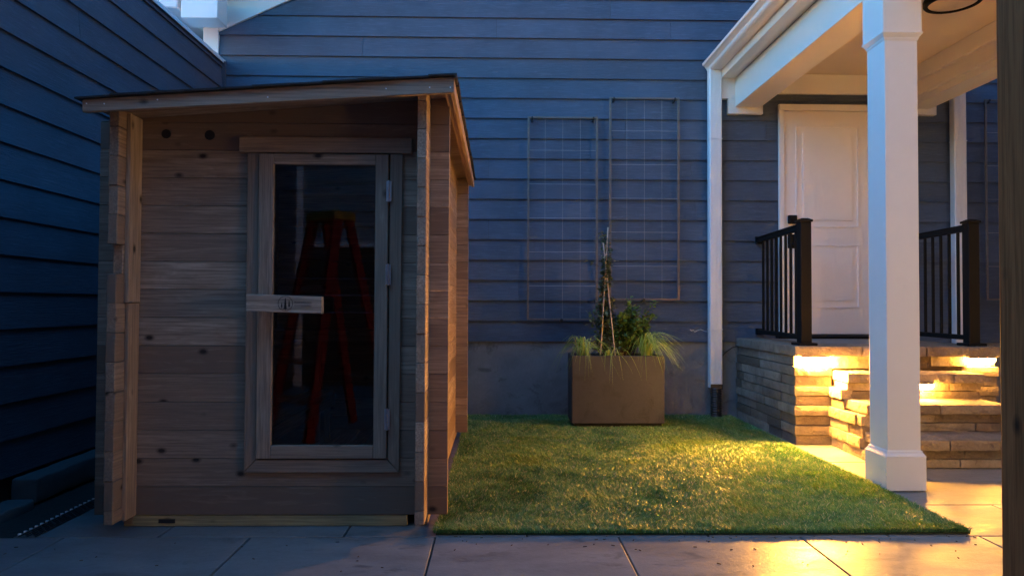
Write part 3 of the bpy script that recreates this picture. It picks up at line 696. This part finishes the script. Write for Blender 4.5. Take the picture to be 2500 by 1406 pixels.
# ================================================================== TURF
k = MB(); k.box(-.292, 2.285, 3.425, 6.985, .0015, .012, 'x', .5); tb = k.build('turf_backing', 'turfbase'); tag(tb, None, None, None, 'structure')
rng = np.random.default_rng(3)
def turf():
    n = 420000
    # denser towards the camera
    u = rng.random(n); y = 3.42+3.56*u**1.25; x = -.30+2.59*rng.random(n)
    keep = ~((x > .66) & (x < 1.47) & (y > 6.30) & (y < 6.68)) & ~((x > 2.285))
    x = x[keep]; y = y[keep]; n = len(x)
    def vn(fx, seed):
        r2 = np.random.default_rng(seed); G = r2.random((64, 96)); u = (x+1)*fx; v = (y-3)*fx; i0 = np.floor(u).astype(int); j0 = np.floor(v).astype(int); fu = u-i0; fv = v-j0
        fu = fu*fu*(3-2*fu); fv = fv*fv*(3-2*fv); g = lambda a, b: G[a % 64, b % 96]
        return (g(i0, j0)*(1-fu)+g(i0+1, j0)*fu)*(1-fv)+(g(i0, j0+1)*(1-fu)+g(i0+1, j0+1)*fu)*fv-.5
    big, med, sml = vn(2.6, 1), vn(9, 2), vn(34, 5)
    cl = big*.9+med*.9+sml*1.1
    h = (.019+.006*cl)*(.6+.75*rng.random(n)); h = np.clip(h, .006, .036); w_ = (.0010+.0008*rng.random(n))*(1+.35*(y-3.4)/3.5)
    a = rng.random(n)*2*np.pi; lean = h*(.3+.9*rng.random(n)+.5*np.abs(med)); pa = 2.0+4.0*big+2.5*med+rng.normal(0, 1.15, n)
    dx, dy = np.cos(pa)*lean, np.sin(pa)*lean; sx, sy = np.cos(a)*w_, np.sin(a)*w_
    z0 = .010+.006*big
    V = np.zeros((n, 5, 3)); V[:, 0] = np.c_[x-sx, y-sy, z0]; V[:, 1] = np.c_[x+sx, y+sy, z0]
    V[:, 2] = np.c_[x+dx*.4+sx*.9, y+dy*.4+sy*.9, z0+h*.62]; V[:, 3] = np.c_[x+dx*.4-sx*.9, y+dy*.4-sy*.9, z0+h*.62]
    V[:, 4] = np.c_[x+dx, y+dy, z0+h]
    V = V.reshape(-1, 3)
    b = (np.arange(n)*5)[:, None]; L = (b+np.array([0, 1, 2, 3, 3, 2, 4])).ravel()
    me = bpy.data.meshes.new('turf'); me.vertices.add(n*5); me.vertices.foreach_set('co', V.ravel())
    me.loops.add(len(L)); me.loops.foreach_set('vertex_index', L.astype(np.int32))
    ls = (np.arange(n)*7)[:, None]+np.array([0, 4]); me.polygons.add(2*n); me.polygons.foreach_set('loop_start', ls.ravel().astype(np.int32))
    me.update(calc_edges=True); me.validate()
    tn = np.clip(.38+.34*cl+rng.normal(0, .2, n), 0, .92); tn[rng.random(n) < .06] = 1
    me.attributes.new('tone', 'FLOAT', 'FACE').data.foreach_set('value', np.repeat(tn, 2))
    me.materials.append(M['turf']); o = bpy.data.objects.new('grass', me); C.objects.link(o)
    tag(o, 'green artificial turf lawn lit amber beside the stone steps', 'grass', None, 'stuff')
turf()

k = MB()
for i in range(80):
    if i < 45: x, y = rnd(-.25, 2.3), 3.41-abs(random.gauss(0, .10))
    else: x, y = rnd(-2.2, 3.2), rnd(2.95, 3.40)
    a = rnd(0, 6.28); L = rnd(.002, .009); w_ = rnd(.0008, .0018); z = -.0005
    k.hexa([(x+math.cos(a)*u-math.sin(a)*v, y+math.sin(a)*u+math.cos(a)*v, z+h_) for h_ in (0, .003) for u, v in ((-L, -w_), (L, -w_), (L, w_), (-L, w_))], 'x', rnd(0, 1))
o = k.build('debris', 'bark'); tag(o, 'scattered grass clippings and grit on the paving in front of the turf', 'debris', None, 'stuff')
# ================================================================== SAUNA
sa = thing('sauna', (-1.11, 4.7, 0), 'outdoor cedar sauna cabin with glass door and sloping shingle roof', 'sauna')
Z0, EX = .058, .1385; YW = 3.56; XA, XB = -1.978, -.248; TH = .045
def soff(x): return 2.005+.0756*(x+1.92)
tones = [.03, .38, .62, .34, .42, .14, .78, .64, .88, .40, .58, .50, .76, .16, .06, .05]
def clipboard(mb, x0, x1, y0, y1, za, zb, tone, ax='x'):
    ta, tb_ = min(zb, soff(x0)), min(zb, soff(x1))
    if max(ta, tb_) <= za+.004: return
    ta = max(ta, za+.0003); tb_ = max(tb_, za+.0003)
    mb.hexa([(x0, y0, za), (x1, y0, za), (x1, y1, za), (x0, y1, za), (x0, y0, ta), (x1, y0, tb_), (x1, y1, tb_), (x0, y1, ta)], ax, tone)
for nm, yw in (('front_wall', YW), ('back_wall', 5.82)):
    k = MB()
    for i in range(15):
        za = Z0+EX*i+.0012; zb = Z0+EX*(i+1)-.0012
        tn = tones[i] if nm == 'front_wall' else rnd(.2, .9)
        if nm == 'front_wall' and zb > .30 and za < 1.85:
            segs = [(XA, -1.20), (-.530, XB)]
            if i in (1,): segs = [(XA, XB)]
            if i == 13: segs = [(XA, XB)]
        else: segs = [(XA, XB)]
        for a, b_ in segs:
            if i == 13 and nm == 'front_wall':
                clipboard(k, a, b_, yw, yw+TH, max(za, 1.859), zb, tn); continue
            clipboard(k, a, b_, yw, yw+TH, za, zb, tn if a < -1 else [.3, .3, .15, .5, .35, .7, .45, .8, .85, .55, .2, .9, .75, .5, .3][i])
    ob = k.build(nm, 'cedar', sa, .003)
for nm, xw, tset in (('side_wall', -1.835, [.3, .1, .4, .2, .35, .55, .15, .5, .1, .5, .3, .55, .3, .55, .2, .1]), ('side_wall', -.388, [.55, .04, .5, .85, .03, .75, .6, .55, .8, .5, .7, .55, .4, .8, .65, .75])):
    for part in ((YW-.185, YW-.0), (YW, 6.02)):
        k = MB()
        for i in range(-1, 15):
            za = max(Z0-.045 if part[0] >= YW else Z0+.006, Z0+EX*(i+.5))+.0008; zb = Z0+EX*(i+1.5)-.0008
            ya = part[0]+(rnd(-.004, .004) if part[0] < YW else 0)
            if part[0] < YW and xw < -1 and i in (8,): ya += .05
            if part[0] < YW: za2, zb2 = za, zb
            ta = min(zb, soff(xw)+.005)
            if ta <= za+.004: continue
            k.box(xw, xw+TH, ya, part[1]-(.0008 if part[0] < YW else 0), za, ta, 'y', tset[i+1])
        k.build('log_tail' if part[0] < YW else nm, 'cedar', sa, .003)
k = MB(); k.box(-1.7895, -1.770, YW-.118, YW-.001, 1.10, 2.008, 'z', .75); k.box(-1.7895, -1.773, YW-.105, YW-.001, .06, 1.096, 'z', .35); k.build('corner_batten', 'cedar_trim', sa, .002)
# sill and underframe
k = MB(); k.box(-1.836, -.446, YW+.004, YW+.042, .002, .056, 'x', .6); k.build('sill', 'pine', sa, .003)
k = MB(); k.box(-1.665, -1.585, YW+.0005, YW+.0045, .018, .038, 'x', .5); k.build('sill_tag', 'rubber', sa)
k = MB(); k.box(-1.836, -.446, 5.80, 5.84, .002, .056, 'x', .6); k.box(-.39, -.35, 3.62, 5.9, .002, .056, 'y', .2); k.box(-1.83, -1.79, 3.62, 5.9, .002, .056, 'y', .2)
k.build('underframe', 'cedar_trim', sa, .002)
k = MB()
for i in range(12): k.box(-1.785+i*.1165, -1.785+(i+1)*.1165-.004, 3.61, 5.81, .062, .085, 'y', rnd(0, 1))
k.build('floor', 'cedar', sa)
# door casing
k = MB(); k.box(-1.285, -.432, YW-.030, YW-.0008, 1.845, 1.922, 'x', .42); k.build('door_header', 'cedar_trim', sa, .003)
k = MB()
k.hexa([(-1.244, YW-.022, .272), (-1.186, YW-.022, .334), (-1.186, YW-.001, .334), (-1.244, YW-.001, .272), (-1.244, YW-.022, 1.843), (-1.186, YW-.022, 1.843), (-1.186, YW-.001, 1.843), (-1.244, YW-.001, 1.843)], 'z', .15)
k.hexa([(-.541, YW-.022, .334), (-.485, YW-.022, .272), (-.485, YW-.001, .272), (-.541, YW-.001, .334), (-.541, YW-.022, 1.843), (-.478, YW-.022, 1.843), (-.478, YW-.001, 1.843), (-.541, YW-.001, 1.843)], 'z', .12)
k.hexa([(-1.243, YW-.022, .270), (-.486, YW-.022, .270), (-.486, YW-.001, .270), (-1.243, YW-.001, .270), (-1.184, YW-.022, .333), (-.545, YW-.022, .333), (-.545, YW-.001, .333), (-1.184, YW-.001, .333)], 'x', .35)
k.build('door_casing', 'cedar_trim', sa, .0025)
# jamb
k = MB(); k.box(-1.20, -1.187, YW-.001, YW+.05, .33, 1.846, 'z', .1); k.box(-.541, -.529, YW, YW+.05, .33, 1.846, 'z', .1); k.box(-1.187, -.541, YW, YW+.05, 1.843, 1.858, 'x', .1); k.box(-1.187, -.541, YW, YW+.05, .318, .332, 'x', .1); k.build('door_jamb', 'cedar_trim', sa)
# door
k = MB(); DY0, DY1 = YW-.034, YW+.004
k.box(-1.184, -1.112, DY0, DY1, .340, 1.838, 'z', .62); k.box(-.611, -.547, DY0, DY1, .340, 1.838, 'z', .45)
k.box(-1.1115, -.6115, DY0+.001, DY1, 1.786, 1.838, 'x', .7); k.box(-1.1115, -.6115, DY0+.001, DY1, .340, .404, 'x', .45)
dd_ = k.build('door', 'cedar_trim', sa, .003)
k = MB(); k.box(-1.1115, -.6115, YW-.012, YW-.006, .4045, 1.7855, 'x', .5); k.build('glass', 'glass', dd_)
for z in (1.655, 1.243, .533):
    k = MB(); k.tube([(-.5435, DY0-.004, z-.053), (-.5435, DY0-.004, z+.053)], .0055, 8); k.box(-.556, -.531, DY0-.0025, DY0-.0005, z-.05, z+.05, 'z', .5); k.build('hinge', 'galv', dd_)
hd = MB(); hx0, hx1 = -1.203, -.842
hd.hexa([(hx0, 3.42, 1.061), (hx1, 3.42, 1.050), (hx1, 3.462, 1.050), (hx0, 3.462, 1.061), (hx0, 3.42, 1.143), (hx1, 3.42, 1.132), (hx1, 3.462, 1.132), (hx0, 3.462, 1.143)], 'x', .98)
ho = hd.build('handle', 'cedar_trim', dd_, .003)
k = MB(); k.box(-1.165, -1.125, 3.462, DY0-.0005, 1.075, 1.125, 'x', .5); k.build('handle_spacer', 'cedar_trim', dd_)
# burnt mark on the handle: ring, three trees, two lines of words
k = MB(); cx, cz, yy = -1.015, 1.0985, 3.4185
n = 40
vs = []; 
for i in range(n):
    a = 2*math.pi*i/n
    for r in (.0335, .0355): vs += [(cx+r*math.cos(a), yy, cz+r*math.sin(a)), (cx+r*math.cos(a), yy+.0018, cz+r*math.sin(a))]
fs = [(4*i, 4*((i+1) % n), 4*((i+1) % n)+2, 4*i+2) for i in range(n)] + [(4*i, 4*i+1, (4*i+5) % (4*n), (4*i+4) % (4*n)) for i in range(n)] + [(4*i+2, (4*i+6) % (4*n), (4*i+7) % (4*n), 4*i+3) for i in range(n)]
k.add(vs, fs)
for (tx, zb_, zt_, w_) in ((cx, cz-.026, cz+.029, .0095), (cx-.017, cz-.016, cz+.006, .005), (cx+.018, cz-.014, cz+.017, .0065)):
    k.box(tx-.001, tx+.001, yy, yy+.0018, zb_-.007, zb_, 'z', .5)
    m_ = 5; hh = (zt_-zb_)/m_
    for j in range(m_):
        ww = w_*(1-.17*j); z_ = zb_+hh*j
        k.prism([(z_, tx-ww), (z_, tx+ww), (min(zt_, z_+hh*1.5), tx)], 'y', yy, yy+.0018, 'x', .5)
k.build('logo', 'ink', ho)
def text_part(body, x, z, size, parent):
    cu = bpy.data.curves.new('t', 'FONT'); cu.body = body; cu.size = size; cu.extrude = .0006; cu.space_character = 1.25
    ob = bpy.data.objects.new('t', cu); C.objects.link(ob); dg_ = bpy.context.evaluated_depsgraph_get(); dg_.update()
    me = bpy.data.meshes.new_from_object(ob.evaluated_get(dg_)); bpy.data.objects.remove(ob)
    me.transform(Matrix.Rotation(R(1.7), 4, 'Y') @ Matrix.Rotation(R(90), 4, 'X')); o = bpy.data.objects.new('lettering', me); C.objects.link(o)
    me.materials.clear(); me.materials.append(M['ink']); og = Vector(parent['org']); o.parent = parent; o.location = Vector((x, yy+.0006, z))-og
    o['org'] = parent['org']
text_part('REDWOOD', -.972, 1.100, .0135, ho); text_part('OUTDOORS', -.972, 1.0845, .0125, ho)
# vents
for x, z, r in ((-1.655, 1.938, .023), (-1.440, 1.934, .025)):
    k = MB(); k.tube([(x, YW-.002, z), (x, YW+.004, z)], r, 24); k.build('vent_hole', 'rubber', sa)
# benches inside
k = MB()
for i in range(2): k.box(-1.42+i*.094, -1.42+i*.094+.088, 3.72, 5.40, .425, .452, 'y', .8)
k.box(-1.242, -1.222, 3.70, 5.40, .345, .424, 'y', .7); k.box(-1.78, -1.43, 3.72, 5.30, .80, .83, 'y', .5)
for y in (3.78, 5.3): k.box(-1.28, -1.243, y, y+.04, .086, .424, 'z', .5)
k.box(-1.78, -.40, 5.32, 5.80, .872, .90, 'x', .8); k.box(-1.42, -.40, 5.30, 5.319, .82, .90, 'x', .98)
for x in (-1.36, -.7): k.box(x, x+.04, 5.325, 5.36, .086, .871, 'z', .5)
k.build('bench', 'cedar_fresh', sa, .002)
# roof
rt = MB(); RX0, RX1, RY0, RY1 = -1.90, -.228, 3.29, 5.99
def slab(mb, x0, x1, y0, y1, d0, d1, ax='x', tone=None, s0=0, s1=0):
    mb.hexa([(x0, y0, soff(x0)+d0), (x1, y0, soff(x1)+d0), (x1, y1, soff(x1)+d0), (x0, y1, soff(x0)+d0), (x0, y0, soff(x0)+d1), (x1, y0, soff(x1)+d1), (x1, y1, soff(x1)+d1), (x0, y1, soff(x0)+d1)], ax, tone)
nb = 18
for i in range(nb):
    ya = RY0+.026+(RY1-RY0-.05)*i/nb; slab(rt, RX0+.004, RX1-.004, ya, ya+(RY1-RY0-.05)/nb-.001, .001, .018, 'x', rnd(.3, .9))
rt.build('roof_deck', 'cedar', sa)
k = MB()
def fasc_pts(y0, y1):
    return [(-1.90, y0, 1.966), (-.207, y0, 2.072), (-.207, y1, 2.072), (-1.90, y1, 1.966), (-1.90, y0, 2.024), (-.207, y0, 2.145), (-.207, y1, 2.145), (-1.90, y1, 2.024)]
k.hexa(fasc_pts(3.265, 3.290), 'x', .62); k.build('fascia', 'cedar_trim', sa, .003)
k = MB(); k.box(-.2275, -.207, 3.291, 5.96, 2.076, 2.148, 'y', .8); k.build('side_fascia', 'cedar_fresh', sa, .002)
# under-roof batten seen inside the right overhang
k = MB(); k.box(-.256, -.2285, 3.30, 5.95, 2.088, 2.122, 'y', .5); k.build('roof_batten', 'cedar_fresh', sa)
# shingles: courses running up the slope with ragged front edge
k = MB(); x = -1.925; j = 0
while x < -.205:
    xe = min(x+.16, -.204); y = 3.250
    while y < 6.03:
        ye = min(y+rnd(.22, .34), 6.03); yy0 = y-(rnd(0, .012) if y < 3.26 else 0)
        lift = .0075
        e0, e1 = (0, 0)
        zz = lambda xx: 2.024+.0715*(xx+1.90)
        tip = -.004 if j == 0 else 0
        k.hexa([(x, yy0, zz(x)+.004+tip), (xe+.01, yy0, zz(xe)+.001), (xe+.01, ye-.004, zz(xe)+.001), (x, ye-.004, zz(x)+.004+tip), (x, yy0, zz(x)+.004+lift+tip), (xe+.01, yy0, zz(xe)+.0095+rnd(0, .0015)), (xe+.01, ye-.004, zz(xe)+.0095), (x, ye-.004, zz(x)+.004+lift+tip)], 'x', rnd(0, 1)); y = ye
    x = xe; j += 1
k.build('shingles', 'shingle', sa)
k = MB(); y = 3.24
while y < 5.9:
    k.box(-.2065, -.190-rnd(0, .006), y, y+.13-rnd(.002, .01), 2.136+rnd(-.006, .003), 2.1525, 'y', rnd(0, 1)); y += .13
k.build('shingle_edge', 'shingle', sa)
# nails in the fascia
for x in (-1.88, -1.80, -1.56, -1.06, -.52, -.32, -.225):
    zf = 1.985+.0636*(x+1.93)+rnd(0, .02); k = MB(); k.tube([(x, 3.2655, zf), (x, 3.2632, zf)], .0035, 8); k.build('nail', 'cap', sa)

# ================================================================== WOODEN POST, ADDED PERGOLA, HOUSE BEHIND, ADDED WING
wp = thing('pergola', (-.3, -.6, 0), 'dark brown wooden post of a pergola at the right edge of the view', 'pergola')
k = MB(); k.box(1.166, 1.306, 1.50, 1.64, 0, 2.62, 'z', .4); pp = k.build('post', 'post', wp, .006, seg=2)
k = MB(); k.box(-2.55, -2.41, 1.05, 1.19, 0, 2.62, 'z', .4); k.build('post', 'post', wp, .006, seg=2)
k = MB(); k.box(-2.6, 1.9, 1.25, 1.38, 2.62, 2.82, 'x', .4); k.build('beam', 'post', wp, .004)  # beam, rafters and left post added out of view to shade from overhead
k = MB()
for i in range(8): k.box(-2.55+i*.6, -2.50+i*.6, -1.0, 1.5, 2.82, 2.94, 'y', .4)
k.build('rafter', 'post', wp, .003)
hb = thing('house', (0, -2.7, 0), 'blue grey sided house with white trim, seen only reflected in the sauna door glass', 'house')
k = MB(); lap(k, 'x', -2.62, 8.0, 1.93, 7.6, -2.47, 1, .2); k.build('siding', 'siding3', hb)  # wall raised beyond what the reflection shows, to cut blue sky light
k = MB(); k.box(-2.62, 8, -2.9, -2.505, 0, 7.6, 'x', .5); k.build('wall_core', 'garage', hb)
k = MB(); k.box(-2.72, -2.62, -2.52, -2.44, 0, 7.6, 'z', .5); k.build('corner_board', 'white', hb)
k = MB(); k.box(-2.62, 1.9, -2.50, -2.45, 1.85, 1.925, 'x', .5); k.build('trim_board', 'white', hb)
k = MB(); lap(k, 'y', -2.4, 6.95, .1, 5.2, 5.62, -1, .2); k.build('added_wing_siding', 'siding', hb)  # wing wall added out of view to block blue sky from the right
k = MB(); k.box(5.66, 5.9, -2.4, 6.95, 0, 5.2, 'y', .5); k.build('added_wing_core', 'garage', hb)
# glowing door added out of view, throws warm light on column and back door
k = MB(); k.box(5.56, 5.61, .1, 2.7, .05, .12, 'y', .5); k.box(5.56, 5.61, .1, 2.7, 2.18, 2.26, 'y', .5)
for y in (.1, 1.36, 2.62): k.box(5.56, 5.61, y, y+.08, .12, 2.18, 'z', .5)
k.build('door_frame', 'white', hb)  # frame around the added unseen glowing pane
k = MB(); k.box(5.575, 5.590, .18, 2.62, .12, 2.18, 'z', .5); k.build('fill_pane', 'fillpane', hb)
# stepladder
ld = thing('stepladder', (-1.43, .98, 0), 'red stepladder with yellow top cap, reflected in the sauna door glass', 'ladder')
Rz = Matrix.Rotation(R(38), 3, 'Z'); L0 = Vector((-1.43, .98, 0))
def LP(x, y, z): v = Rz @ Vector((x, y, 0)); return (L0.x+v.x, L0.y+v.y, z)
def bar(mb, a, b_, w_, d_, tone=.5):
    A, B = Vector(LP(*a)), Vector(LP(*b_)); dr_ = (B-A).normalized(); s1 = Rz @ Vector((1, 0, 0)); s1 = (s1-dr_*s1.dot(dr_)).normalized(); s2 = dr_.cross(s1)
    mb.hexa([A-s1*w_-s2*d_, A+s1*w_-s2*d_, A+s1*w_+s2*d_, A-s1*w_+s2*d_, B-s1*w_-s2*d_, B+s1*w_-s2*d_, B+s1*w_+s2*d_, B-s1*w_+s2*d_], 'z', tone)
for sx in (-1, 1):
    k = MB(); bar(k, (sx*.27, .42, 0), (sx*.16, .07, 1.80), .018, .045); k.build('rail', 'red', ld)
    k = MB(); bar(k, (sx*.26, -.48, 0), (sx*.15, -.06, 1.80), .018, .040); k.build('rail', 'red', ld)
for i in range(5):
    z = .32+i*.3; u = z/1.8; hw = .27-.11*u; yf_ = .42-.35*u
    k = MB(); bar(k, (-hw, yf_, z), (hw, yf_, z), .008, .04); k.build('step', 'galv', ld)
for z in (.45, 1.05):
    u = z/1.8; k = MB(); bar(k, (-.26+.11*u, -.48+.42*u, z), (.26-.11*u, -.48+.42*u, z), .008, .012); k.build('brace', 'galv', ld)
k = MB(); c8 = [LP(*p) for p in [(-.20, -.11, 1.80), (.20, -.11, 1.80), (.20, .13, 1.80), (-.20, .13, 1.80), (-.185, -.10, 1.875), (.185, -.10, 1.875), (.185, .12, 1.875), (-.185, .12, 1.875)]]; k.hexa(c8); k.build('top_cap', 'yellow', ld, .01, seg=2)

for o in bpy.data.objects:
    if 'org' in o.keys(): del o['org']
